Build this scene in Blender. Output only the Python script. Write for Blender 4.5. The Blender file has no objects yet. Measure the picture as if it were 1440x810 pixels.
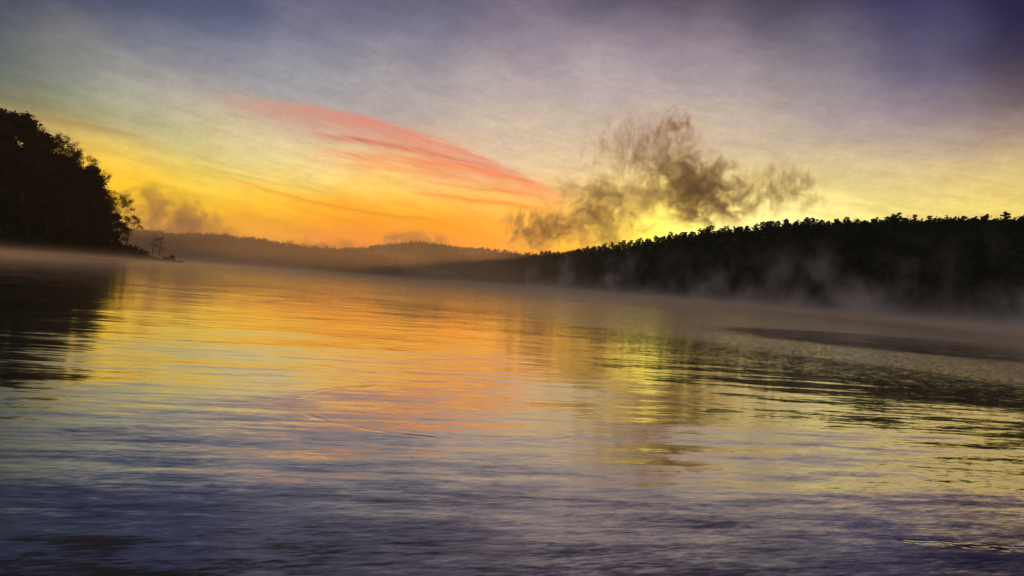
import bpy, bmesh, math, random
import numpy as np
from mathutils import Vector, Matrix

random.seed(7)
rng = np.random.default_rng(11)
R = math.radians
SC = bpy.context.scene
COL = SC.collection

# ------------------------------------------------------------------ camera
F_PX = 1130.0                      # focal length in pixels of a 1440 wide frame
CAM_H = 2.3
ROLL = math.atan(0.077)            # the photograph is tilted: its horizon falls to the right
PITCH = -math.atan(5.6 / F_PX)     # horizon crosses the middle column at y = 399.6
_F = Vector((0, math.cos(PITCH), math.sin(PITCH)))
_U0 = Vector((0, -math.sin(PITCH), math.cos(PITCH)))
_X = Vector((1, 0, 0))
_Rv = _X * math.cos(ROLL) + _U0 * math.sin(ROLL)
_Uv = _U0 * math.cos(ROLL) - _X * math.sin(ROLL)
CAM = Vector((0, 0, CAM_H))

def ray(x, y):
    d = _F * F_PX + _Rv * (x - 720) - _Uv * (y - 405)
    return d.normalized()

def at(x, y, Y):                   # point seen at photo pixel x,y at Y metres in front
    d = ray(x, y)
    return CAM + d * (Y / d.y)

def on_water(x, y):
    d = ray(x, y)
    return CAM + d * (-CAM_H / d.z)

def horizon(x):
    return 344 + 0.077 * x

def azel(x, y):
    d = ray(x, y)
    return math.degrees(math.atan2(d.x, d.y)), math.degrees(math.asin(d.z))

cam_data = bpy.data.cameras.new('camera')
cam_data.sensor_width = 36
cam_data.lens = 36 * F_PX / 1440
cam_data.clip_start = 0.1
cam_data.clip_end = 30000
cam = bpy.data.objects.new('camera', cam_data)
M = Matrix((( _Rv.x, _Uv.x, -_F.x, CAM.x), (_Rv.y, _Uv.y, -_F.y, CAM.y), (_Rv.z, _Uv.z, -_F.z, CAM.z), (0, 0, 0, 1)))
cam.matrix_world = M
COL.objects.link(cam)
SC.camera = cam

SC.view_settings.view_transform = 'Standard'
SC.view_settings.look = 'None'
SC.view_settings.exposure = 0.0
SC.view_settings.gamma = 1.0
SC.view_settings.use_curve_mapping = False
SC.cycles.use_denoising = True
SC.cycles.max_bounces = 8
SC.cycles.volume_bounces = 1
SC.cycles.transparent_max_bounces = 16
SC.cycles.volume_step_rate = 1.0
SC.cycles.volume_max_steps = 256
SC.cycles.caustics_reflective = False
SC.cycles.caustics_refractive = False
SC.cycles.sample_clamp_indirect = 4.0

SUN_AZ, _e = azel(955, 338)
SUN_EL = 3.4

# ------------------------------------------------------------------ node helpers
class NT:
    def __init__(self, tree):
        self.t = tree; self.n = tree.nodes; self.l = tree.links
    def put(self, sock, v):
        if isinstance(v, bpy.types.NodeSocket): self.l.new(v, sock)
        elif v is not None: sock.default_value = v
    def m(self, op, a, b=None, c=None, clamp=False):
        n = self.n.new('ShaderNodeMath'); n.operation = op; n.use_clamp = clamp
        self.put(n.inputs[0], a); self.put(n.inputs[1], b); self.put(n.inputs[2], c)
        return n.outputs[0]
    def v(self, op, a, b=None, s=None):
        n = self.n.new('ShaderNodeVectorMath'); n.operation = op
        self.put(n.inputs[0], a); self.put(n.inputs[1], b)
        if s is not None: self.put(n.inputs['Scale'], s)
        return n.outputs['Value'] if op in ('DOT_PRODUCT', 'LENGTH', 'DISTANCE') else n.outputs[0]
    def sep(self, a):
        n = self.n.new('ShaderNodeSeparateXYZ'); self.put(n.inputs[0], a); return n.outputs
    def comb(self, x, y, z):
        n = self.n.new('ShaderNodeCombineXYZ')
        self.put(n.inputs[0], x); self.put(n.inputs[1], y); self.put(n.inputs[2], z); return n.outputs[0]
    def noise(self, vec, scale=1.0, detail=2.0, rough=0.5, dist=0.0, dim='3D', w=None):
        n = self.n.new('ShaderNodeTexNoise'); n.noise_dimensions = dim
        self.put(n.inputs['Vector'], vec); n.inputs['Scale'].default_value = scale
        n.inputs['Detail'].default_value = detail; n.inputs['Roughness'].default_value = rough
        n.inputs['Distortion'].default_value = dist
        return n.outputs
    def ss(self, x, a, b, lo=0.0, hi=1.0):          # smoothstep; a may exceed b
        n = self.n.new('ShaderNodeMapRange'); n.interpolation_type = 'SMOOTHSTEP'
        self.put(n.inputs[0], x)
        if a < b: vals = (a, b, lo, hi)
        else: vals = (b, a, hi, lo)
        for i, q in enumerate(vals): n.inputs[1 + i].default_value = q
        return n.outputs[0]
    def mix(self, f, a, b):
        n = self.n.new('ShaderNodeMix'); n.data_type = 'RGBA'; n.clamp_factor = True
        self.put(n.inputs[0], f)
        for k, q in ((6, a), (7, b)):
            if isinstance(q, tuple): q = (*q[:3], 1.0)
            self.put(n.inputs[k], q)
        return n.outputs[2]

def lin(c):
    return tuple((q / 255 / 12.92) if q / 255 <= 0.04045 else ((q / 255 + 0.055) / 1.055) ** 2.4 for q in c)

# ------------------------------------------------------------------ sky (world)
world = bpy.data.worlds.new('World'); SC.world = world; world.use_nodes = True
W = NT(world.node_tree); W.n.clear()
geo = W.n.new('ShaderNodeTexCoord').outputs['Generated']
dirv = W.v('NORMALIZE', geo)
dx, dy, dz = W.sep(dirv)[:3]
AZ = W.m('MULTIPLY', W.m('ARCTAN2', dx, dy), 180 / math.pi)
EL = W.m('MULTIPLY', W.m('ARCSINE', W.m('MAXIMUM', dz, 0.0)), 180 / math.pi)
flat = W.comb(AZ, W.m('MULTIPLY', EL, 2.2), 0.0)
wn = W.noise(flat, 0.16, 4.0, 0.6)[1]
wv = W.v('SCALE', W.v('SUBTRACT', wn, (0.5, 0.5, 0.5)), s=3.2)
KEL = 1.6
posn = W.v('ADD', W.comb(AZ, W.m('MULTIPLY', EL, KEL), 0.0), W.v('MULTIPLY', wv, (1, 1, 0)))

SKY = [
 (0,0,52,62,92),(150,0,52,64,104),(300,0,62,72,116),(450,0,95,92,128),(600,0,85,84,118),(720,0,104,95,124),(850,0,78,74,106),(960,0,68,62,90),(1100,0,56,53,84),(1250,0,40,40,82),(1440,0,10,12,54),
 (0,60,66,82,92),(100,60,125,121,120),(200,60,100,106,132),(300,60,98,106,136),(450,60,115,117,142),(600,60,122,118,142),(750,60,138,124,144),(900,60,138,124,144),(1000,60,128,114,134),(1150,60,100,94,118),(1300,60,68,65,100),(1440,60,24,26,70),
 (10,110,62,84,86),(90,105,150,150,135),(200,120,176,168,150),(300,115,150,146,152),(420,115,148,148,160),(550,110,160,152,155),(700,110,168,154,156),(850,110,174,157,160),(1000,110,164,149,152),(1150,110,136,127,138),(1300,110,104,98,122),(1440,120,72,63,74),
 (90,150,118,138,108),(30,150,95,112,90),(200,165,165,166,132),(300,170,198,180,146),(420,150,165,155,150),(560,165,172,158,152),(700,170,184,168,160),
 (30,178,205,155,75),(90,205,238,190,70),(160,228,248,196,50),(240,200,178,176,130),(350,205,212,196,154),(450,220,226,202,148),(700,205,200,178,155),(800,190,188,170,155),(900,180,186,167,152),(1000,190,188,170,152),(1100,190,176,160,148),(1200,180,156,142,148),(1300,185,150,136,140),(1400,190,138,120,120),
 (180,262,255,200,18),(280,240,238,208,76),(400,255,244,214,106),(550,250,248,204,118),(620,235,228,182,125),(700,235,220,190,150),(780,240,226,198,152),(880,245,214,194,142),(1000,240,206,188,142),(1100,245,206,186,134),(1200,240,196,177,142),(1300,240,206,182,142),(1400,245,204,174,130),
 (220,295,255,188,8),(320,285,255,212,8),(430,292,255,202,10),(560,288,255,204,30),(680,280,255,188,64),(760,290,255,184,55),(850,295,240,194,85),(930,285,262,234,95),(1020,285,232,208,95),(1120,275,226,206,120),(1220,278,222,202,118),(1320,285,232,207,112),(1420,285,226,198,106),
 (230,325,220,148,55),(330,324,255,134,0),(450,334,255,118,4),(540,338,255,118,12),(640,338,255,132,12),(390,310,255,172,0),(500,314,255,158,6),(600,316,255,158,14),(720,335,255,164,28),(800,345,255,180,30),(890,330,275,250,70),(960,318,295,280,130),(1060,303,290,278,190),(1150,301,268,255,160),(1300,300,240,221,122),(1420,298,230,206,102),
]
for az, el, c in ((-75,5,(150,110,70)),(-60,12,(80,85,90)),(75,5,(120,105,85)),(60,12,(50,50,75)),(-60,3,(200,140,60)),
                  (-40,25,(34,34,40)),(-28,25,(37,36,42)),(-16,25,(40,38,45)),(-4,25,(43,40,46)),(8,25,(40,38,43)),(20,25,(34,32,37)),(32,25,(26,25,29)),(42,24,(20,19,24)),
                  (-36,34,(24,24,29)),(-18,34,(26,26,31)),(0,34,(28,27,32)),(18,34,(25,24,28)),(36,34,(17,17,21)),(-30,43,(19,20,24)),(0,43,(24,24,27)),(30,43,(16,16,19))):
    SKY.append((az, el) + c + (True,))
SIG = 2.3
def grey(c, k):
    l = 0.3 * c[0] + 0.55 * c[1] + 0.15 * c[2]
    return tuple(q + (l - q) * k for q in c)
SKY = [p if len(p) > 5 or p[1] > 125 or p[0] >= 1250 else p[:2] + grey(p[2:5], 0.25) for p in SKY]
acc_c = None; acc_w = None
for p in SKY:
    az, el = (p[0], p[1]) if len(p) > 5 else azel(p[0], p[1])
    s = SIG * (1.0 if len(p) <= 5 else 2.2 if p[1] < 20 or p[1] > 30 else 1.5)
    d = W.v('DISTANCE', posn, (az, el * KEL, 0.0))
    w = W.m('EXPONENT', W.m('MULTIPLY', W.m('MULTIPLY', d, d), -1 / (2 * s * s)))
    c = W.v('SCALE', lin(p[2:5]), s=w)
    acc_c = c if acc_c is None else W.v('ADD', acc_c, c)
    acc_w = w if acc_w is None else W.m('ADD', acc_w, w)
base = lin((138, 130, 130))
acc_c = W.v('ADD', acc_c, tuple(b * 2e-4 for b in base))
acc_w = W.m('ADD', acc_w, 2e-4)
sky = W.v('DIVIDE', acc_c, W.comb(acc_w, acc_w, acc_w))

# cirrus: faint streaks everywhere, slanting down to the right, then the salmon strands and the darker threads
th = math.radians(-9)
along = W.m('ADD', W.m('MULTIPLY', AZ, math.cos(th)), W.m('MULTIPLY', EL, math.sin(th)))
across = W.m('SUBTRACT', W.m('MULTIPLY', EL, math.cos(th)), W.m('MULTIPLY', AZ, math.sin(th)))
st = W.noise(W.comb(W.m('MULTIPLY', along, 0.12), W.m('MULTIPLY', across, 1.3), 3.0), 1.0, 5.0, 0.6, 0.4)[0]
st2 = W.noise(W.comb(W.m('MULTIPLY', along, 0.35), W.m('MULTIPLY', across, 5.0), 7.0), 1.0, 5.0, 0.68, 0.5)[0]
fade = W.ss(EL, 17, 3, 0.35, 1.0)
gain = W.m('ADD', 1.0, W.m('MULTIPLY', W.m('SUBTRACT', st, 0.5), W.m('MULTIPLY', fade, 0.55)))
sky = W.v('SCALE', sky, s=gain)
mott = W.noise(flat, 0.5, 8.0, 0.75)[0]
sky = W.v('SCALE', sky, s=W.m('ADD', 1.0, W.m('MULTIPLY', W.m('SUBTRACT', mott, 0.5), 0.6)))
fine = W.noise(W.comb(AZ, W.m('MULTIPLY', EL, 1.4), 5.0), 2.6, 4.0, 0.8)[0]          # fine ripple-cloud texture of the high sky
sky = W.v('SCALE', sky, s=W.m('ADD', 1.0, W.m('MULTIPLY', W.m('SUBTRACT', fine, 0.5), W.ss(EL, 3.0, 10.0, 0.12, 0.3))))

def strand(pts, thick_up, thick_dn, col, amt, seed, fray=0.8):
    global sky
    ae = [azel(*p) for p in pts]
    a0 = np.mean([a for a, e in ae])
    deg = 2 if len(pts) > 2 else 1
    cf = np.polyfit([a - a0 for a, e in ae], [e for a, e in ae], deg)
    u = W.m('SUBTRACT', AZ, a0)
    e0 = float(cf[0])
    for k in cf[1:]:
        e0 = W.m('MULTIPLY_ADD', u, e0, float(k))
    wob = W.m('MULTIPLY', W.m('SUBTRACT', W.noise(W.comb(W.m('MULTIPLY', AZ, 0.5), seed, 0), 1.0, 3.0)[0], 0.5), 0.5)
    t = W.m('ADD', W.m('SUBTRACT', EL, e0), wob)
    up = W.m('EXPONENT', W.m('MULTIPLY', W.m('POWER', W.m('DIVIDE', W.m('MAXIMUM', t, 0.0), thick_up), 2.0), -1.0))
    dn = W.m('EXPONENT', W.m('MULTIPLY', W.m('POWER', W.m('DIVIDE', W.m('MAXIMUM', W.m('MULTIPLY', t, -1.0), 0.0), thick_dn), 2.0), -1.0))
    L = ae[-1][0] - ae[0][0]
    win = W.m('MULTIPLY', W.ss(AZ, ae[0][0] - 0.15 * L, ae[0][0] + 0.3 * L), W.ss(AZ, ae[-1][0] + 0.1 * L, ae[-1][0] - 0.25 * L))
    fr = W.ss(st2, 0.5 - 0.35 * fray, 0.5 + 0.35 * (1.2 - fray), 1 - fray, 1.0)
    f = W.m('MULTIPLY', W.m('MULTIPLY', up, dn), W.m('MULTIPLY', win, W.m('MULTIPLY', fr, amt)), clamp=True)
    sky = W.mix(f, sky, lin(col))

strand([(350,143),(470,163),(560,179),(640,207),(720,245),(790,278)], 0.3, 1.3, (220,126,104), 0.8, 1.0, 0.95)
strand([(430,186),(540,203),(630,220),(690,240)], 0.16, 0.35, (206,98,80), 0.85, 4.0, 0.7)
strand([(440,212),(560,224),(660,238)], 0.3, 0.7, (232,124,84), 0.7, 6.0, 0.75)
strand([(590,228),(680,240),(760,262),(800,280)], 0.2, 0.45, (240,126,72), 0.85, 9.0, 0.65)
strand([(300,132),(400,150),(500,172)], 0.3, 0.7, (190,146,124), 0.45, 30.0, 0.9)
strand([(470,230),(600,246),(700,258),(780,284)], 0.15, 0.3, (240,140,80), 0.6, 32.0, 0.8)
strand([(590,254),(700,268),(760,276)], 0.1, 0.16, (225,120,60), 0.7, 12.0, 0.6)
strand([(580,270),(680,282),(780,294)], 0.1, 0.22, (240,130,45), 0.9, 14.0, 0.4)
strand([(300,240),(430,282),(540,300),(650,310)], 0.09, 0.16, (225,135,20), 0.75, 16.0, 0.4)
strand([(270,232),(380,255),(480,275)], 0.1, 0.18, (200,175,80), 0.6, 18.0, 0.6)
strand([(0,155),(80,168),(200,192)], 0.12, 0.25, (168,132,85), 0.8, 20.0, 0.3)

nish = W.n.new('ShaderNodeTexSky'); nish.sky_type = 'NISHITA'; nish.sun_disc = False
nish.sun_elevation = R(SUN_EL); nish.sun_rotation = R(SUN_AZ)
nish.air_density = 1.0; nish.dust_density = 1.5
bg1 = W.n.new('ShaderNodeBackground'); W.put(bg1.inputs[0], nish.outputs[0]); bg1.inputs[1].default_value = 0.002
bg2 = W.n.new('ShaderNodeBackground'); W.put(bg2.inputs[0], sky); bg2.inputs[1].default_value = 1.12
add = W.n.new('ShaderNodeAddShader'); W.l.new(bg1.outputs[0], add.inputs[0]); W.l.new(bg2.outputs[0], add.inputs[1])
wo = W.n.new('ShaderNodeOutputWorld'); W.l.new(add.outputs[0], wo.inputs[0])
world.cycles.sampling_method = 'MANUAL'; world.cycles.sample_map_resolution = 1024

# ------------------------------------------------------------------ sun, just behind the right ridge
sd = bpy.data.lights.new('sun', 'SUN'); sd.energy = 3.0; sd.angle = R(0.5); sd.color = (1.0, 0.56, 0.24)
sun = bpy.data.objects.new('sun', sd)
to_sun = Vector((math.sin(R(SUN_AZ)) * math.cos(R(SUN_EL)), math.cos(R(SUN_AZ)) * math.cos(R(SUN_EL)), math.sin(R(SUN_EL))))
sun.rotation_euler = (-to_sun).to_track_quat('-Z', 'Y').to_euler()
sun.location = (0, 0, 300)
COL.objects.link(sun)

# ------------------------------------------------------------------ object helpers
def tag(o, label=None, cat=None, group=None, kind=None):
    if label: o['label'] = label
    if cat: o['category'] = cat
    if group: o['group'] = group
    if kind: o['kind'] = kind
    return o

def mesh_np(name, V, Fq, mat=None, smooth=False):
    me = bpy.data.meshes.new(name)
    V = np.asarray(V, dtype=np.float32); Fq = np.asarray(Fq, dtype=np.int32)
    k = Fq.shape[1]
    me.vertices.add(len(V)); me.vertices.foreach_set('co', V.ravel())
    me.loops.add(Fq.size); me.loops.foreach_set('vertex_index', Fq.ravel())
    me.polygons.add(len(Fq)); me.polygons.foreach_set('loop_start', np.arange(0, Fq.size, k, dtype=np.int32))
    me.polygons.foreach_set('loop_total', np.full(len(Fq), k, dtype=np.int32))
    if smooth: me.polygons.foreach_set('use_smooth', np.ones(len(Fq), dtype=bool))
    me.update(); me.validate()
    if mat: me.materials.append(mat)
    return me

def link(name, me, parent=None):
    o = bpy.data.objects.new(name, me); COL.objects.link(o)
    if parent: o.parent = parent
    return o

def mat_new(name):
    m = bpy.data.materials.new(name); m.use_nodes = True
    t = NT(m.node_tree); t.n.clear()
    out = t.n.new('ShaderNodeOutputMaterial')
    return m, t, out

def principled(name, col, col2, scale, rough=0.8, bump=0.0, detail=4.0, sub=None):
    m, t, out = mat_new(name)
    tc = t.n.new('ShaderNodeTexCoord').outputs['Object']
    nz = t.noise(tc, scale, detail, 0.6)[0]
    b = t.n.new('ShaderNodeBsdfPrincipled')
    t.put(b.inputs['Base Color'], t.mix(t.ss(nz, 0.35, 0.65), col, col2))
    b.inputs['Roughness'].default_value = rough
    b.inputs['Specular IOR Level'].default_value = 0.2
    if bump:
        bp = t.n.new('ShaderNodeBump'); bp.inputs['Distance'].default_value = bump; t.put(bp.inputs['Height'], nz)
        t.l.new(bp.outputs[0], b.inputs['Normal'])
    t.l.new(b.outputs[0], out.inputs[0])
    return m

def leaf_mat(name, col, col2, trans=0.35):
    m, t, out = mat_new(name)
    inf = t.n.new('ShaderNodeObjectInfo').outputs['Random']
    tc = t.n.new('ShaderNodeTexCoord').outputs['Object']
    nz = t.noise(tc, 0.9, 3.0)[0]
    f = t.m('ADD', t.ss(nz, 0.3, 0.7), t.m('MULTIPLY', t.m('SUBTRACT', inf, 0.5), 0.5), clamp=True)
    c = t.mix(f, col, col2)
    d = t.n.new('ShaderNodeBsdfDiffuse'); t.put(d.inputs[0], c)
    tr = t.n.new('ShaderNodeBsdfTranslucent'); t.put(tr.inputs[0], c)
    mx = t.n.new('ShaderNodeMixShader'); mx.inputs[0].default_value = trans
    t.l.new(d.outputs[0], mx.inputs[1]); t.l.new(tr.outputs[0], mx.inputs[2])
    t.l.new(mx.outputs[0], out.inputs[0])
    return m

M_BARK = principled('bark', (0.045, 0.034, 0.026), (0.10, 0.08, 0.06), 6.0, 0.9, 0.02)
M_PINE = leaf_mat('pine_needles', (0.016, 0.024, 0.012), (0.035, 0.045, 0.02), 0.15)
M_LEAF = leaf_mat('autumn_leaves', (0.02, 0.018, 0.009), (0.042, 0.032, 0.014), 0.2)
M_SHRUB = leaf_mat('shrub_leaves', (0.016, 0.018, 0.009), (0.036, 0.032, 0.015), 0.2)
M_HILL = principled('forest_floor', (0.02, 0.017, 0.011), (0.045, 0.036, 0.024), 0.08, 0.95)
M_FAR = leaf_mat('distant_canopy', (0.022, 0.026, 0.015), (0.05, 0.045, 0.028), 0.1)
M_BED = principled('lake_bed_soil', (0.06, 0.05, 0.035), (0.1, 0.085, 0.06), 0.3, 0.95)

# ------------------------------------------------------------------ ground and water
def sheet(name, z, S, mat, cells=1):
    me = mesh_np(name, [(-S, -S, z), (S, -S, z), (S, S, z), (-S, S, z)], [(0, 1, 2, 3)], mat)
    return tag(link(name, me), 'flat ground spreading to the horizon under lake and hills', 'ground', kind='structure')
sheet('ground', -4.0, 9000, M_BED)

# water material
mw, t, out = mat_new('lake_water')
pos = t.n.new('ShaderNodeNewGeometry').outputs['Position']
px, py, pz = t.sep(pos)[:3]
# masks laid out on the lake itself, in metres
wob = t.noise(t.comb(t.m('MULTIPLY', px, 0.05), t.m('MULTIPLY', py, 0.09), 0), 1.0, 4.0, 0.6)[0]
wobn = t.m('SUBTRACT', wob, 0.5)
# breeze patch on the right half of the lake: between two slanting lines
pyw = t.m('ADD', py, t.m('MULTIPLY', wobn, t.m('ADD', 6.0, t.m('MULTIPLY', py, 0.5))))
BREEZE_NEAR = [on_water(820, 500), on_water(1000, 545), on_water(1200, 580), on_water(1430, 610)]
BREEZE_FAR = [on_water(700, 425), on_water(1430, 470)]
def line_coef(pts):
    c = np.polyfit([p.x for p in pts], [p.y for p in pts], 1); return float(c[0]), float(c[1])
an, bn = line_coef(BREEZE_NEAR)
near_y = t.m('ADD', t.m('MULTIPLY', px, an), bn)
dn_ = t.m('SUBTRACT', pyw, near_y)
b_in = t.m('MULTIPLY', t.ss(dn_, -1.5, 3.0), t.ss(dn_, 5.0, 17.0, 0.3, 1.0))
b_left = t.ss(t.m('SUBTRACT', px, t.m('MULTIPLY', py, 0.02)), -8.0, 14.0, 0.35, 1.0)
breeze = t.m('MULTIPLY', b_in, b_left)
# calm slicks inside the breeze
def slick(cx, cy, rx, ry, ang, soft=0.35, w=0.45):
    ca, sa = math.cos(ang), math.sin(ang)
    ux = t.m('SUBTRACT', px, cx); uy = t.m('SUBTRACT', py, cy)
    a = t.m('DIVIDE', t.m('ADD', t.m('MULTIPLY', ux, ca), t.m('MULTIPLY', uy, sa)), rx)
    b = t.m('DIVIDE', t.m('SUBTRACT', t.m('MULTIPLY', uy, ca), t.m('MULTIPLY', ux, sa)), ry)
    r = t.m('SQRT', t.m('ADD', t.m('MULTIPLY', a, a), t.m('MULTIPLY', b, b)))
    r = t.m('ADD', r, t.m('MULTIPLY', wobn, w))
    return t.ss(r, 1.0 + soft, 1.0 - soft)
pA, pB = on_water(1080, 473), on_water(1560, 502)
s1 = slick((pA.x + pB.x) / 2, (pA.y + pB.y) / 2, (pB - pA).length / 2 * 1.05, 15.0, math.atan2(pB.y - pA.y, pB.x - pA.x), 0.25, 0.3)
pC = on_water(1330, 555)
s2 = slick(pC.x, pC.y, 7.0, 3.2, math.atan2(-0.2, 1.0), 0.5, 0.5)
pD = on_water(1400, 800)
s3 = slick(pD.x, pD.y, 1.4, 0.55, 0.0, 0.5, 0.3)
breeze = t.m('MULTIPLY', breeze, t.m('SUBTRACT', 1.0, t.m('MAXIMUM', s1, t.m('MULTIPLY', s2, 0.5))))
pE = on_water(1375, 768)
s4 = slick(pE.x, pE.y, 0.8, 0.12, 0.0, 0.5, 1.2)

def rot(ang, sx, sy, seed):
    ca, sa = math.cos(ang), math.sin(ang)
    a = t.m('ADD', t.m('MULTIPLY', px, ca * sx), t.m('MULTIPLY', py, sa * sx))
    b = t.m('SUBTRACT', t.m('MULTIPLY', py, ca * sy), t.m('MULTIPLY', px, sa * sy))
    return t.comb(a, b, seed)
HALF = (0.5, 0.5, 0.5)
def slope(vec, amp, detail=2.0, rough=0.5, kx=0.35, dist=0.0):
    n = t.noise(vec, 1.0, detail, rough, dist)[1]
    v = t.v('SUBTRACT', n, HALF)
    v = t.v('MULTIPLY', v, (kx, 1.0, 0.0))
    return t.v('SCALE', v, s=amp)
far_calm = t.ss(py, 8.0, 40.0, 1.0, 0.42)
sw = slope(rot(R(14), 0.34, 1.7, 1.0), 0.12, 2.0, 0.5, 0.25, 0.3)           # soft swell, crests running up to the right
sw2 = slope(rot(R(10), 1.1, 5.5, 5.0), 0.105, 3.0, 0.55, 0.3, 0.2)
sw3 = t.v('SCALE', slope(rot(R(20), 5.0, 24.0, 8.0), 0.15, 4.0, 0.7, 0.4), s=t.ss(py, 6.0, 22.0, 1.0, 0.5))
big = slope(rot(R(8), 0.05, 0.28, 2.0), 0.05, 2.0, 0.5, 0.2)
fleck = t.m('MAXIMUM', t.ss(t.noise(rot(R(-6), 1.6, 5.0, 17.0), 1.0, 3.0, 0.65)[0], 0.48, 0.68, 0.18, 1.0), t.ss(dn_, 16.0, 34.0, 0.0, 0.9))
br = t.v('SCALE', slope(rot(R(-6), 6.0, 18.0, 11.0), 0.75, 3.0, 0.65, 0.5), s=t.m('MULTIPLY', breeze, fleck))
sp = t.v('SCALE', slope(rot(R(-2), 5.0, 22.0, 13.0), 0.6, 2.0, 0.6, 0.4), s=s4)
tot = t.v('ADD', t.v('ADD', sw, sw2), t.v('ADD', sw3, big))
tot = t.v('SCALE', tot, s=t.m('MULTIPLY', far_calm, t.m('SUBTRACT', 1.0, t.m('MULTIPLY', breeze, 0.45))))
tot = t.v('ADD', tot, t.v('ADD', br, sp))
# expanding ring ripple
rc = on_water(640, 574); rr = 0.5 * (on_water(880, 585).x - on_water(400, 590).x)
ux = t.m('SUBTRACT', px, rc.x); uy = t.m('SUBTRACT', py, rc.y)
rad = t.m('SQRT', t.m('ADD', t.m('MULTIPLY', ux, ux), t.m('MULTIPLY', uy, uy)))
rw = t.m('ADD', rad, t.m('MULTIPLY', wobn, 0.5))
q = t.m('DIVIDE', t.m('SUBTRACT', rw, rr), 0.10)
env = t.m('EXPONENT', t.m('MULTIPLY', t.m('MULTIPLY', q, q), -1.0))
q2 = t.m('DIVIDE', t.m('SUBTRACT', rw, rr * 0.93), 0.22)
env2 = t.m('MULTIPLY', t.m('EXPONENT', t.m('MULTIPLY', t.m('MULTIPLY', q2, q2), -1.0)), 0.3)
gap = t.ss(t.noise(t.comb(t.m('MULTIPLY', px, 0.8), t.m('MULTIPLY', py, 0.8), 4.0), 1.0, 2.0)[0], 0.46, 0.62, 0.0, 1.0)
ring = t.m('MULTIPLY', t.m('MULTIPLY', t.m('ADD', env, env2), gap), t.m('SINE', t.m('MULTIPLY', t.m('SUBTRACT', rw, rr), 26.0)))
ring = t.m('MULTIPLY', ring, 0.055)
rdir = t.v('NORMALIZE', t.comb(ux, uy, 0.0))
tot = t.v('ADD', tot, t.v('SCALE', rdir, s=ring))
nrm = t.v('NORMALIZE', t.v('ADD', t.v('MULTIPLY', tot, (-1, -1, 0)), (0, 0, 1)))
lw = t.n.new('ShaderNodeLayerWeight'); lw.inputs['Blend'].default_value = 0.5
t.l.new(nrm, lw.inputs['Normal'])
fr = t.m('MULTIPLY_ADD', t.m('POWER', lw.outputs['Facing'], 2.5), 0.96, 0.04, clamp=True)
gl = t.n.new('ShaderNodeBsdfGlossy'); gl.inputs['Roughness'].default_value = 0.07
gl.inputs['Color'].default_value = (0.97, 0.945, 0.91, 1); t.l.new(nrm, gl.inputs['Normal'])
df = t.n.new('ShaderNodeBsdfDiffuse'); df.inputs['Color'].default_value = (0.012, 0.014, 0.018, 1)
mx = t.n.new('ShaderNodeMixShader')
t.l.new(fr, mx.inputs[0]); t.l.new(df.outputs[0], mx.inputs[1]); t.l.new(gl.outputs[0], mx.inputs[2])
t.l.new(mx.outputs[0], out.inputs[0])
me = mesh_np('water', [(-4000, -60, 0), (4000, -60, 0), (4000, 3000, 0), (-4000, 3000, 0)], [(0, 1, 2, 3)], mw)
tag(link('water', me), 'rippled lake water reflecting the sunrise', 'lake', kind='structure')

# ------------------------------------------------------------------ terrain
def lerp_tab(tab, x):
    xs = [r[0] for r in tab]
    return [float(np.interp(x, xs, [r[k] for r in tab])) for k in range(1, len(tab[0]))]

def fbm(x, y, s, oct=4, seed=0):
    v = 0; a = 1.0; tt = 0
    rs = np.random.default_rng(seed)
    for o in range(oct):
        for k in range(3):
            an = rs.uniform(0, 2 * math.pi); ph = rs.uniform(0, 2 * math.pi); f = (2 ** o) / s * rs.uniform(0.7, 1.4)
            v = v + a * np.sin((x * math.cos(an) + y * math.sin(an)) * f * 2 * math.pi + ph) / 3
        tt += a; a *= 0.55
    return v / tt

# px, shore Y, crest Y, crest top (photo y of tree tops)
RIDGE = [(640, 1010, 1075, 367), (700, 950, 1010, 363), (738, 900, 960, 360), (770, 830, 890, 356), (800, 760, 830, 352), (860, 670, 740, 345), (900, 620, 690, 339), (940, 575, 645, 331),
         (1000, 510, 580, 323), (1060, 465, 535, 317), (1120, 420, 490, 312), (1180, 380, 450, 309), (1250, 350, 415, 306), (1320, 325, 390, 307), (1380, 305, 370, 307), (1440, 290, 350, 305),
         (1560, 262, 322, 305), (1700, 240, 300, 306), (1900, 205, 262, 310), (2300, 160, 215, 315)]
PINE_H = 14.0
def pine_scale(pxl):                     # younger, lower pines toward the right end
    return float(np.interp(pxl, [950, 1350], [1.0, 0.82]))

def ridge_profile(pxl):
    sy, cy, ty = lerp_tab(RIDGE, pxl)
    hy = horizon(pxl)
    shore = at(pxl, hy, sy); crest = at(pxl, ty, cy)
    return shore, crest

def ridge_ground(pxl, f):                 # f 0 = shore, 1 = crest
    shore, crest = ridge_profile(pxl)
    zc = crest.z - PINE_H * 0.66 * pine_scale(pxl)
    p = shore.lerp(crest, f)
    if f <= 1: z = -1.0 + (zc + 1.0) * (math.sin(min(f, 1) * math.pi / 2) ** 0.9 if f > 0 else 0)
    else: z = zc - (f - 1) * 9
    if f < 0: z = -1.0 + f * 6
    z += 1.2 * float(fbm(p.x, p.y, 45, 3, 3)) * min(1, max(0, f * 3))
    return Vector((p.x, p.y, z))

def strip(name, fn, us, fs, mat):
    V = []; Fq = []
    n = len(fs)
    for u in us:
        for f in fs: V.append(tuple(fn(u, f)))
    for i in range(len(us) - 1):
        for j in range(n - 1):
            a = i * n + j; Fq.append((a, a + n, a + n + 1, a + 1))
    return link(name, mesh_np(name, V, Fq, mat, True))

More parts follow.
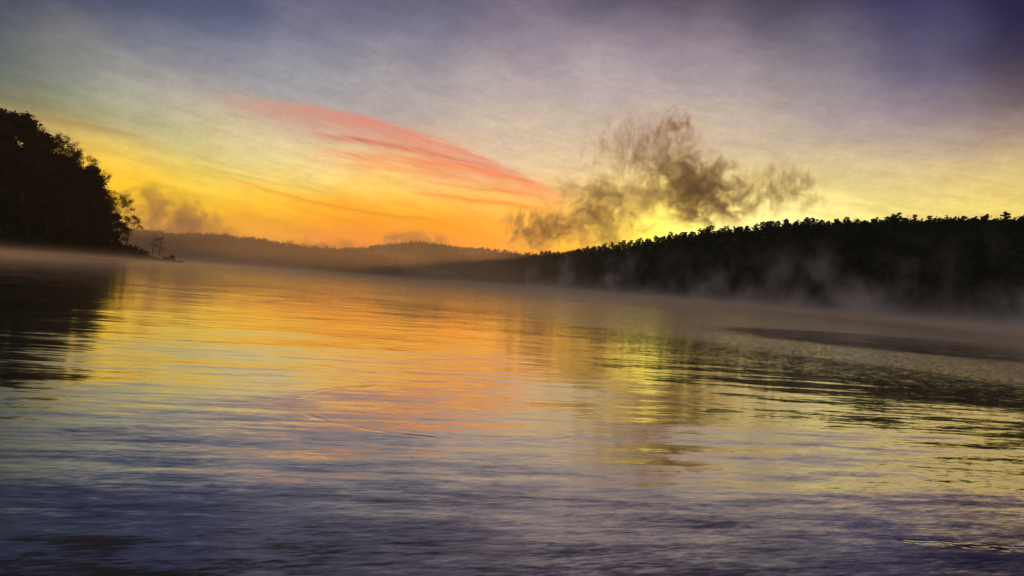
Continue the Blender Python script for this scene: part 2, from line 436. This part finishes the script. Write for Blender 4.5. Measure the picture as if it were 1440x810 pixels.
o = strip('hill', ridge_ground, np.linspace(640, 2300, 180), [-0.4, -0.1, 0, 0.05, 0.12, 0.2, 0.3, 0.4, 0.5, 0.6, 0.7, 0.8, 0.9, 1.0, 1.2, 1.6, 2.2, 3.5], M_HILL)
tag(o, 'long dark wooded ridge along the right shore', 'hill', kind='structure')

# far hills: px, photo y of top, for two ridges
FAR1 = [(-400, 318), (-100, 320), (60, 318), (150, 322), (200, 327), (250, 331), (300, 332), (340, 335), (380, 343), (420, 348), (460, 352), (500, 357), (560, 366), (640, 378)]
FAR2 = [(330, 372), (420, 362), (460, 356), (490, 353), (520, 350), (550, 346), (590, 344), (620, 347), (640, 351), (680, 353), (710, 357), (738, 361), (800, 366), (900, 374), (1000, 382)]
def far_fn(tab, shoreY, crestY, treeh):
    def fn(pxl, f):
        ty = float(np.interp(pxl, [r[0] for r in tab], [r[1] for r in tab]))
        sh = at(pxl, horizon(pxl), shoreY); cr = at(pxl, ty, crestY)
        zc = cr.z - treeh
        p = sh.lerp(cr, f)
        z = -1 + (zc + 1) * (math.sin(min(max(f, 0), 1) * math.pi / 2)) if f <= 1 else zc - (f - 1) * 20
        z += 3 * float(fbm(p.x, p.y, 160, 3, 5)) * min(1, max(0, f)) * (1 - min(1, max(0, f)))
        return Vector((p.x, p.y, z))
    return fn
far1 = far_fn(FAR1, 760, 980, 8); far2 = far_fn(FAR2, 1050, 1400, 9)
fsv = [-0.1, 0, 0.1, 0.2, 0.35, 0.5, 0.65, 0.8, 0.9, 1.0, 1.2, 1.6, 2.5]
o = strip('hill', far1, np.linspace(-400, 640, 120), fsv, M_HILL); tag(o, 'distant misty hill left of centre, behind the headland', 'hill', kind='structure')
o = strip('hill', far2, np.linspace(330, 1000, 90), fsv, M_HILL); tag(o, 'farthest rounded hill in the middle of the horizon', 'hill', kind='structure')

# headland on the left: px, shore Y, ground height (m) at Y = shore + 45
HEAD = [(-900, 190, 60), (-500, 230, 56), (-250, 265, 50), (-100, 290, 44), (0, 310, 35), (50, 322, 26), (100, 335, 15), (150, 352, 5.0), (180, 366, 2.4), (205, 378, 1.4), (235, 392, 0.9), (258, 402, 0.35), (270, 408, -0.5)]
def head_fn(pxl, f):
    sy, zg = lerp_tab(HEAD, pxl)
    Y = sy + 45 * f
    p = at(pxl, horizon(pxl), Y)
    if f < 0: z = f * 5
    elif f <= 1:
        z = 0.5 * min(1, f * 12) * min(1.0, max(zg, 0) / 1.0) + max(0, zg - 0.5) * (f ** 0.8)
        if zg < 0: z = zg
    else: z = zg - (f - 1) * zg * 0.35
    z += 0.5 * float(fbm(p.x, p.y, 18, 3, 8)) * min(1, max(0, f * 4)) * min(1, max(0, zg) / 3)
    return Vector((p.x, p.y, z))
o = strip('headland', head_fn, np.concatenate([np.linspace(-900, 0, 60), np.linspace(6, 270, 90)]), [-0.3, -0.05, 0, 0.03, 0.08, 0.15, 0.25, 0.4, 0.55, 0.7, 0.85, 1.0, 1.3, 1.8, 2.5], M_HILL)
tag(o, 'steep dark headland tapering into a low spit on the left', 'headland', kind='structure')

# ------------------------------------------------------------------ trees
def tube(V, Fq, p0, p1, r0, r1, k=5):
    d = (p1 - p0)
    if d.length < 1e-5: return
    q = d.to_track_quat('Z', 'Y')
    b = len(V)
    for p, r in ((p0, r0), (p1, r1)):
        for i in range(k):
            a = 2 * math.pi * i / k
            V.append(tuple(p + q @ Vector((math.cos(a) * r, math.sin(a) * r, 0))))
    for i in range(k):
        Fq.append((b + i, b + (i + 1) % k, b + k + (i + 1) % k, b + k + i))

def cards(centres, spread, n_each, size, rs, squash=0.7):
    """many small leaf sprays round each centre -> V, F"""
    C = np.repeat(np.asarray(centres, float), n_each, axis=0)
    N = len(C)
    off = rs.normal(size=(N, 3)) * spread * np.array([1, 1, squash])
    C = C + off
    a = rs.normal(size=(N, 3)); a /= np.linalg.norm(a, axis=1, keepdims=True)
    b = rs.normal(size=(N, 3)); b -= a * (a * b).sum(1, keepdims=True); b /= np.linalg.norm(b, axis=1, keepdims=True)
    s = (size * rs.uniform(0.55, 1.4, size=(N, 1)))
    a = a * s; b = b * s * rs.uniform(0.35, 0.8, size=(N, 1))
    V = np.stack([C - a, C - b * 0.9 + a * 0.1, C + a, C + b], axis=1).reshape(-1, 3)
    Fq = np.arange(N * 4).reshape(N, 4)
    return V, Fq

def grow(rs, H, trunk_r, first, nlimb, spreadang, limb_len, sub=4, depth=2, lean=0.06, droop=0.0):
    """tapered trunk and limbs; returns V,F and twig ends"""
    V = []; Fq = []; ends = []
    pts = [Vector((0, 0, -0.8))]
    dirn = Vector((rs.normal() * lean, rs.normal() * lean, 1)).normalized()
    n = 9
    for i in range(n):
        dirn = (dirn + Vector((rs.normal() * 0.07, rs.normal() * 0.07, 0.12))).normalized()
        pts.append(pts[-1] + dirn * ((H + 0.8) / n))
    rad = [trunk_r * (1 - 0.9 * (i / n) ** 0.9) for i in range(n + 1)]
    for i in range(n): tube(V, Fq, pts[i], pts[i + 1], rad[i], rad[i + 1], 6)
    ends.append(pts[-1].copy())
    def limb(p, d, L, r, dep):
        segs = 4
        q = p.copy()
        for s in range(segs):
            d2 = (d + Vector((rs.normal() * 0.16, rs.normal() * 0.16, rs.normal() * 0.1 + 0.10 - droop))).normalized()
            q2 = q + d2 * (L / segs)
            tube(V, Fq, q, q2, r * (1 - 0.8 * s / segs), r * (1 - 0.8 * (s + 1) / segs), 4)
            if dep > 0 and s >= 1:
                for b in range(sub if s > 1 else max(1, sub - 2)):
                    ax = Vector((rs.normal(), rs.normal(), rs.normal() * 0.6 + 0.15)).normalized()
                    limb(q2, (d2 * 0.7 + ax * 0.75).normalized(), L * rs.uniform(0.3, 0.5), r * 0.35, dep - 1)
            elif dep == 0 and s >= 1:
                ends.append(q2.copy())
            d = d2; q = q2
        ends.append(q.copy())
    for k in range(nlimb):
        f = first + (1 - first) * (k + rs.uniform(0, 0.8)) / nlimb
        f = min(f, 0.97)
        i = int(f * n); p = pts[i].lerp(pts[i + 1], f * n - i)
        az = k * 2.4 + rs.uniform(-0.5, 0.5)
        el = spreadang * rs.uniform(0.7, 1.2)
        d = Vector((math.cos(az) * math.cos(el), math.sin(az) * math.cos(el), math.sin(el)))
        shape = math.sin(math.pi * min(1, 0.22 + 0.75 * (f - first) / (1 - first))) ** 0.7
        limb(p, d, limb_len * (0.35 + 0.75 * shape) * rs.uniform(0.8, 1.15), max(0.05, rad[i] * 0.45), depth)
    return V, Fq, ends

def tree_proto(name, seed, H, trunk_r, first, nlimb, ang, limb_len, leafmat, n_each, size, spread, keep=1.0, sub=3, depth=1, lean=0.06, squash=0.7, droop=0.0):
    rs = np.random.default_rng(seed)
    V, Fq, ends = grow(rs, H, trunk_r, first, nlimb, ang, limb_len, sub, depth, lean, droop)
    tm = mesh_np(name + '_trunk', V, Fq, M_BARK, True)
    ends = np.array([tuple(e) for e in ends])
    ends = ends[rs.random(len(ends)) < keep]
    cm = None
    if n_each:
        CV, CF = cards(ends, spread, n_each, size, rs, squash)
        cm = mesh_np(name + '_crown', CV, CF, leafmat)
    return tm, cm, H

def place_tree(name, proto, loc, scale, rz, label, cat, group, sxy=None):
    tm, cm, H = proto
    e = bpy.data.objects.new(name, None); COL.objects.link(e)
    e.empty_display_size = 0.5
    e.location = loc; e.rotation_euler = (0, 0, rz)
    s2 = sxy or scale
    e.scale = (s2, s2, scale)
    tag(e, label, cat, group)
    a = link('trunk', tm, e)
    if cm: link('crown', cm, e)
    return e

# pines of the right ridge
PINES = [tree_proto('pine', 100 + k, 14.0, 0.2, [0.5, 0.42, 0.58, 0.38, 0.5, 0.34][k], [9, 12, 8, 13, 9, 14][k], 0.35, [1.7, 2.4, 1.4, 2.1, 2.4, 1.6][k], M_PINE, [20, 17, 24, 18, 17, 20][k], 0.26, 0.34, 0.9, 2, 1, 0.03, 0.7) for k in range(6)]
cnt = 0
pxl = 742.0
GP = 'pines along the right ridge'
while pxl < 1500:
    shore, crest = ridge_profile(pxl)
    step_m = random.uniform(3.3, 5.2) * (0.5 + 0.5 * pine_scale(pxl))
    sl = (ridge_profile(pxl + 1)[1] - crest).length
    for row in range(2):
        if cnt >= 290: break
        if row == 1 and random.random() < 0.5: continue
        f = 1.0 + random.uniform(-0.06, 0.08) if row == 0 else random.uniform(0.72, 0.9)
        g = ridge_ground(pxl + random.uniform(-1, 1) * step_m / sl * 0.4, f)
        h = random.gauss(1.0, 0.2) if row == 0 else random.uniform(0.85, 1.15)
        h = min(max(h, 0.7), 1.28) * 0.66 * pine_scale(pxl)
        if pxl < 900: lab = 'small dark pine on the low left end of the right ridge'
        elif pxl < 1060: lab = 'dark pine on the ridge crest under the brightest yellow glow'
        elif pxl < 1300: lab = 'black pine on the high ridge crest right of the sunrise glow'
        else: lab = 'black pine near the right end of the high ridge'
        place_tree('pine_tree', random.choice(PINES), g, h, random.uniform(0, 6.28), lab, 'pine tree', GP + (' ' + ('low end', 'below the glow', 'high middle', 'right end')[0 if pxl < 900 else 1 if pxl < 1060 else 2 if pxl < 1300 else 3]), sxy=h * random.uniform(0.85, 1.25))
        cnt += 1
    pxl += step_m / sl
print('pines', cnt)

# slope woodland below the crest: one mass
def woodland(name, fn, us, fr, count, spread, size, n_each, hmax, mat, label, seed, crown=2.2):
    rs = np.random.default_rng(seed)
    cs = []
    for i in range(count):
        u = rs.uniform(*us); f = rs.uniform(*fr)
        g = fn(u, f)
        h = hmax * rs.uniform(0.65, 1.0)
        for k in range(crown if isinstance(crown, int) else 4):
            cs.append((g.x + rs.normal() * spread * 0.9, g.y + rs.normal() * spread * 0.9, g.z + h * rs.uniform(0.35, 1.0)))
    V, Fq = cards(cs, spread, n_each, size, rs, 0.8)
    o = link(name, mesh_np(name, V, Fq, mat))
    tag(o, label, 'woodland', kind='stuff')
    return o
woodland('slope_woodland', ridge_ground, (645, 1800), (0.02, 1.0), 3400, 1.3, 0.7, 14, 6.5, M_PINE, 'dark pine wood covering the slope of the right ridge', 21, 5)
woodland('crest_woodland', ridge_ground, (700, 1560), (0.84, 1.1), 1100, 1.0, 0.55, 12, 5.2, M_PINE, 'dark close wood along the very crest of the right ridge', 25, 4)
woodland('far_woodland', far1, (-300, 560), (0.1, 1.03), 2600, 2.2, 1.5, 9, 10.0, M_FAR, 'hazy wood covering the distant hill left of centre', 22, 3)
woodland('far_woodland', far2, (380, 900), (0.1, 1.03), 2600, 2.6, 1.9, 9, 12.0, M_FAR, 'hazy wood covering the farthest rounded hill', 23, 3)

# broadleaf trees of the headland
DENSE = [tree_proto('broadleaf', 200 + k, 18.0, 0.42, 0.22, 13, 0.55, 6.0, M_LEAF, 26, 0.42, 0.75, 1.0, 3, 1, 0.06, 0.75) for k in range(4)]
AIRY = [tree_proto('airy_tree', 300 + k, 18.0, 0.34, 0.3, 12, 0.7, 5.6, M_LEAF, 6, 0.14, 0.42, 0.6, 3, 2, 0.08, 0.6) for k in range(4)]
BARE = [tree_proto('bare_tree', 400 + k, 8.0, 0.22, 0.3, 8, 0.95, 2.4, M_LEAF, 3, 0.2, 0.25, 0.4, 2, 1, 0.16, 0.7) for k in range(2)]
GH = 'trees on the left headland'
def head_tree(pxl, top, f, kind, label, k=0, wid=1.0, name=None, cat='tree', group=GH):
    g = head_fn(pxl, f)
    topz = at(pxl, top, g.y).z
    protos = {'d': DENSE, 'a': AIRY, 'b': BARE}[kind]
    pr = protos[k % len(protos)]
    s = max(0.15, (topz - g.z) / (pr[2] * (1.05 if kind != 'b' else 1.0)))
    return place_tree(name or {'d': 'leafy_tree', 'a': 'thin_leaved_tree', 'b': 'bare_tree'}[kind], pr, g, s, random.uniform(0, 6.28), label, cat, group, sxy=s * wid)

# edge trees that stand out against the sky (thin crowns)
for i, (x, ty, f, k, w, lab) in enumerate([
    (22, 172, 1.1, 0, 0.9, 'thin leaved tree at the very top of the headland beside the frame edge'),
    (58, 196, 0.95, 1, 0.8, 'thin leaved tree high on the headland, its lacy top over the black mass'),
    (84, 214, 0.85, 2, 0.85, 'golden edged lacy tree, third down the headland slope'),
    (108, 224, 0.8, 3, 0.85, 'wide lacy tree halfway down the headland skyline'),
    (128, 242, 0.7, 0, 0.85, 'spreading thin tree below the wide lacy one on the headland'),
    (147, 264, 0.6, 1, 0.9, 'lacy tree with sky showing through, low on the headland skyline'),
    (163, 284, 0.5, 2, 1.0, 'outermost tall lacy tree leaning toward the glow'),
    (176, 308, 0.4, 3, 1.15, 'low spreading thin tree at the foot of the headland'),
]):
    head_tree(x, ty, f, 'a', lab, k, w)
# the black mass
random.seed(21)
mass = [(-12, 160, 0.9), (10, 170, 0.8), (30, 192, 0.75), (48, 208, 0.7), (62, 236, 0.6), (78, 248, 0.55), (98, 252, 0.5), (112, 284, 0.4), (132, 296, 0.35), (148, 303, 0.3), (156, 330, 0.2), (138, 282, 0.32), (72, 226, 0.6), (116, 258, 0.45), (100, 240, 0.55),
        (-40, 150, 0.9), (-75, 146, 0.8), (-120, 140, 0.8), (-170, 140, 0.8), (-5, 215, 0.35), (25, 230, 0.35), (55, 258, 0.3), (85, 275, 0.25), (120, 305, 0.15), (-50, 210, 0.35), (-100, 205, 0.35),
        (-15, 275, 0.08), (12, 280, 0.08), (38, 285, 0.08), (64, 292, 0.08), (90, 300, 0.06), (112, 318, 0.05), (134, 325, 0.06), (-50, 270, 0.08), (-90, 268, 0.08), (-220, 150, 0.5), (-280, 150, 0.5)]
for i, (x, ty, f) in enumerate(mass):
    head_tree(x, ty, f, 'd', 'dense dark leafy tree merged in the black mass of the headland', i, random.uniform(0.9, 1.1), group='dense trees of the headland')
# two stubby trees on the spit and the shrubs
head_tree(211, 334, 0.25, 'b', 'left of the two small ragged trees standing on the spit', 0, 0.75, 'ragged_tree', 'tree', 'ragged trees on the spit')
head_tree(225, 337, 0.25, 'b', 'right of the two small ragged trees standing on the spit', 1, 0.9, 'ragged_tree', 'tree', 'ragged trees on the spit')

def shrub_proto(seed, n=26):
    rs = np.random.default_rng(seed)
    V = []; Fq = []; ends = []
    for k in range(7):
        az = rs.uniform(0, 6.28); el = rs.uniform(0.5, 1.3); L = rs.uniform(0.8, 1.6)
        q = Vector((0, 0, -0.2)); d = Vector((math.cos(az) * math.cos(el), math.sin(az) * math.cos(el), math.sin(el)))
        for s in range(4):
            q2 = q + (d + Vector((rs.normal() * .2, rs.normal() * .2, 0))) * (L / 4)
            tube(V, Fq, q, q2, 0.04 * (1 - s / 5), 0.04 * (1 - (s + 1) / 5), 4); q = q2
            if s > 0: ends.append(tuple(q))
    tm = mesh_np('shrub_stem', V, Fq, M_BARK, True)
    CV, CF = cards(ends, 0.28, n, 0.2, rs, 0.8)
    return tm, mesh_np('shrub_crown', CV, CF, M_SHRUB), 1.6
SHR = [shrub_proto(500 + k) for k in range(3)]
for i, (x, f, s, lab) in enumerate([
    (170, 0.1, 3.0, 'large dark bush at the foot of the headland trees'),
    (181, 0.12, 3.4, 'tall bush under the lowest spreading tree of the headland'),
    (190, 0.12, 3.0, 'rounded dark bush where the spit leaves the headland'),
    (198, 0.15, 2.2, 'low bush left of the two ragged trees'),
    (205, 0.12, 1.4, 'tiny bush at the foot of the left ragged tree'),
    (219, 0.12, 1.2, 'tiny bush between the two ragged trees'),
    (232, 0.1, 1.5, 'small bush just right of the ragged trees'),
    (238, 0.1, 1.9, 'bush in the middle of the open spit'),
    (246, 0.1, 1.1, 'very low bush near the tip of the spit'),
    (254, 0.06, 1.0, 'last low bush at the tip of the spit')]):
    g = head_fn(x, f)
    e = place_tree('shrub', SHR[i % 3], g, s, random.uniform(0, 6), lab, 'shrub', 'shrubs along the spit', sxy=s * 1.2)
    for ch in e.children:
        if ch.name.startswith('trunk'): ch.name = 'stem'
# undergrowth closing the foot of the wood
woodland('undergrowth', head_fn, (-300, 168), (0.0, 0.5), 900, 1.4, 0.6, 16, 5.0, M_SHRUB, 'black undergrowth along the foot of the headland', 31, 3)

# ------------------------------------------------------------------ air and mist
def box(name, lo, hi, mat):
    V = [(x, y, z) for z in (lo[2], hi[2]) for y in (lo[1], hi[1]) for x in (lo[0], hi[0])]
    Fq = [(0, 2, 3, 1), (4, 5, 7, 6), (0, 1, 5, 4), (2, 6, 7, 3), (0, 4, 6, 2), (1, 3, 7, 5)]
    return link(name, mesh_np(name, V, Fq, mat))
HAZE_TOP = 92.0
mh, t, out = mat_new('haze_air')
pv = t.n.new('ShaderNodeVolumePrincipled'); pv.inputs['Color'].default_value = (0.85, 0.8, 0.75, 1)
pv.inputs['Density'].default_value = 0.00007; pv.inputs['Anisotropy'].default_value = 0.5
t.l.new(pv.outputs[0], out.inputs['Volume'])
tag(box('haze', (-3000, -80, -5), (3000, 2600, HAZE_TOP), mh), 'thin dawn haze filling the valley', 'haze', kind='stuff')

def volmat(name, step, build, color=(0.85, 0.8, 0.77), g=0.45):
    m, t, out = mat_new(name)
    tc = t.n.new('ShaderNodeTexCoord').outputs['Object']
    pv = t.n.new('ShaderNodeVolumePrincipled')
    pv.inputs['Color'].default_value = (*color, 1); pv.inputs['Anisotropy'].default_value = g
    t.put(pv.inputs['Density'], build(t, tc))
    t.l.new(pv.outputs[0], out.inputs['Volume'])
    m.cycles.volume_step_rate = step
    return m

def bank(t, tc):                        # knee-deep steam lying on the water
    x, y, z = t.sep(tc)[:3]
    n = t.noise(t.v('MULTIPLY', tc, (0.012, 0.02, 0.3)), 1.0, 3.0, 0.55)[0]
    h = t.m('EXPONENT', t.m('MULTIPLY', z, -1 / 0.8))
    edge = t.m('ADD', y, t.m('MULTIPLY', x, 0.22))
    ramp = t.ss(edge, 46, 130)
    top = t.ss(z, 4.8, 2.5)
    return t.m('MULTIPLY', t.m('MULTIPLY', t.m('MULTIPLY', h, ramp), top), t.m('MULTIPLY', t.m('MULTIPLY', t.ss(n, 0.4, 0.62, 0.15, 1.0), t.ss(x, -70, 30, 0.35, 1.0)), 0.032))
tag(box('mist_bank', (-360, 45, 0.02), (360, 900, 5), volmat('mist_bank_air', 0.4, bank, (0.92, 0.77, 0.64))), 'low mist lying over the water between the shores', 'mist', kind='stuff')

def far_mist(t, tc):                    # deeper mist in the valley at the far end
    x, y, z = t.sep(tc)[:3]
    n = t.noise(t.v('MULTIPLY', tc, (0.008, 0.006, 0.02)), 1.0, 3.0, 0.6)[0]
    h = t.m('EXPONENT', t.m('MULTIPLY', z, -1 / 22.0))
    side = t.ss(x, 110, -40)
    top = t.ss(z, 68, 40)
    return t.m('MULTIPLY', t.m('MULTIPLY', t.m('MULTIPLY', h, side), top), t.m('MULTIPLY', t.ss(n, 0.4, 0.64, 0.25, 1.0), 0.0045))
tag(box('valley_mist', (-620, 460, 0.02), (110, 1060, 70), volmat('valley_mist_air', 0.3, far_mist, (0.97, 0.74, 0.5))), 'brown glowing mist before the distant hills', 'mist', kind='stuff')

# mist rising in wisps in front of the right ridge
def wisps(t, tc):
    x, y, z = t.sep(tc)[:3]
    warp = t.v('SCALE', t.v('SUBTRACT', t.noise(t.v('SCALE', tc, s=0.03), 1.0, 2.0)[1], (0.5, 0.5, 0.5)), s=22.0)
    p = t.v('ADD', tc, warp)
    n = t.noise(t.v('MULTIPLY', p, (0.05, 0.05, 0.042)), 1.0, 5.0, 0.62)[0]
    big = t.noise(t.v('MULTIPLY', tc, (0.018, 0.018, 0.012)), 1.0, 1.0)[0]
    h = t.m('EXPONENT', t.m('MULTIPLY', z, -1 / 16.0))
    top = t.ss(z, 40, 22)
    d = t.m('MULTIPLY', t.ss(n, 0.47, 0.75), t.ss(big, 0.35, 0.62, 0.15, 1.0))
    low = t.m('MULTIPLY', t.m('EXPONENT', t.m('MULTIPLY', z, -1 / 3.0)), 0.035)
    return t.m('ADD', low, t.m('MULTIPLY', t.m('MULTIPLY', d, top), t.m('MULTIPLY', h, 0.13)))
V = []; Fq = []
us = [738, 800, 900, 1000, 1180, 1320, 1440, 1560, 1700]
for u in us:
    sh, cr = ridge_profile(u)
    dirv_ = Vector((sh.x, sh.y, 0)).normalized()
    for off in (-46, -4):
        for z in (0.03, 41):
            p = Vector((sh.x, sh.y, 0)) + dirv_ * off; V.append((p.x, p.y, z))
for i in range(len(us) - 1):
    a = i * 4; b = a + 4
    Fq += [(a, b, b + 1, a + 1), (a + 2, a + 3, b + 3, b + 2), (a + 1, b + 1, b + 3, a + 3), (a, a + 2, b + 2, b)]
Fq += [(0, 1, 3, 2)]; e = (len(us) - 1) * 4; Fq += [(e, e + 2, e + 3, e + 1)]
o = link('mist_wisps', mesh_np('mist_wisps', V, Fq, volmat('mist_wisps_air', 0.15, wisps, (0.95, 0.9, 0.88), 0.2)))
tag(o, 'ragged mist rising off the water before the right ridge', 'mist', kind='stuff')

# dark drifting clouds behind the ridge, lit from behind: each a billow of its own
def blob_mesh(name, rx, ry, rz, seed, mat):
    bm = bmesh.new(); bmesh.ops.create_icosphere(bm, subdivisions=3, radius=1.0)
    for v in bm.verts:
        c = v.co.copy()
        k = 1 + 0.16 * float(fbm(c.x * 1.0 + seed, c.y + c.z, 1.3, 2, seed))
        v.co = Vector((c.x * rx * k, c.y * ry * k, c.z * rz * k))
    me = bpy.data.meshes.new(name); bm.to_mesh(me); bm.free(); me.materials.append(mat)
    return me

CLOUD_D = 1900.0
def cloud(label, x0, y0, x1, y1, dens, seed, thr=0.45, stretch=(1, 1, 1), fine=1.0, core=1.0, group='dark mist clouds above the ridge', shear=0.0):
    xc, yc = (x0 + x1) / 2, (y0 + y1) / 2
    c = at(xc, yc, CLOUD_D)
    m_px = CLOUD_D / F_PX
    rx = (x1 - x0) / 2 * m_px; rz = (y1 - y0) / 2 * m_px; ry = min(rx, rz) * 0.9
    def build(t, tc):
        q = t.v('DIVIDE', tc, (rx, ry, rz))
        if shear:
            a, b, cc = t.sep(q)[:3]
            q = t.comb(t.m('ADD', a, t.m('MULTIPLY', cc, shear)), b, cc)
        rad = t.v('LENGTH', q)
        base = t.v('ADD', t.v('MULTIPLY', tc, tuple(s / 55.0 * fine for s in stretch)), (seed * 3.7, seed * 1.3, seed * 2.1))
        wp = t.v('SCALE', t.v('SUBTRACT', t.noise(base, 0.8, 2.0)[1], (0.5, 0.5, 0.5)), s=1.95)
        n = t.noise(t.v('ADD', base, wp), 1.2, 5.0, 0.66)[0]
        v = t.m('ADD', t.m('MULTIPLY', t.m('SUBTRACT', n, 0.5), 5.4), t.m('MULTIPLY', t.m('SUBTRACT', thr, rad), core))
        v = t.m('MULTIPLY', t.ss(v, -0.05, 0.9), t.ss(rad, 1.0, 0.6))
        return t.m('MULTIPLY', v, dens / ry)
    mat = volmat('cloud_air', 0.35, build, (0.47, 0.355, 0.24), 0.3)
    o = link('mist_cloud', blob_mesh('mist_cloud', rx * 1.05, ry * 1.05, rz * 1.05, seed, mat))
    o.location = c
    tag(o, label, 'cloud', group)
    return o
cloud('largest dark brown cloud billow above the ridge, right of the glow', 872, 188, 1085, 338, 4.6, 12, 0.72, fine=1.1, shear=0.3)
cloud('faint ragged tall wisps rising above the big brown cloud', 785, 135, 1025, 290, 2.6, 2, 0.45, (1.5, 1.5, 0.8), 1.4)
cloud('small dark tuft at the very top of the rising wisps', 905, 138, 1000, 220, 2.6, 8, 0.5, (1.2, 1.2, 0.9), 1.9)
cloud('thin broken cloud trailing right of the big brown cloud', 1010, 215, 1185, 318, 1.9, 3, 0.65, (1.2, 1.2, 0.8), 1.5)
cloud('broad orange brown cloud low over the ridge, left of the glow', 745, 238, 945, 372, 2.4, 4, 0.75, fine=1.0)
cloud('small dark puff of cloud where the far hill meets the ridge', 690, 280, 822, 372, 3.4, 5, 0.65, (1.1, 1.1, 0.8), 1.2)
cloud('wide thin veil of brown mist joining the clouds above the ridge', 700, 232, 1160, 330, 1.3, 10, 0.6, fine=0.8)
cloud('dim mist puff over the left end of the farthest hill', 385, 326, 525, 372, 1.2, 6, 0.85, group='pale puffs over the far hills')
cloud('dim mist puff rising from the top of the farthest hill', 505, 312, 650, 368, 1.1, 7, 0.8, group='pale puffs over the far hills')
cloud('sloping brown mist behind the trees of the headland', 150, 252, 345, 365, 1.7, 9, 0.85, shear=0.5, group='pale puffs over the far hills')
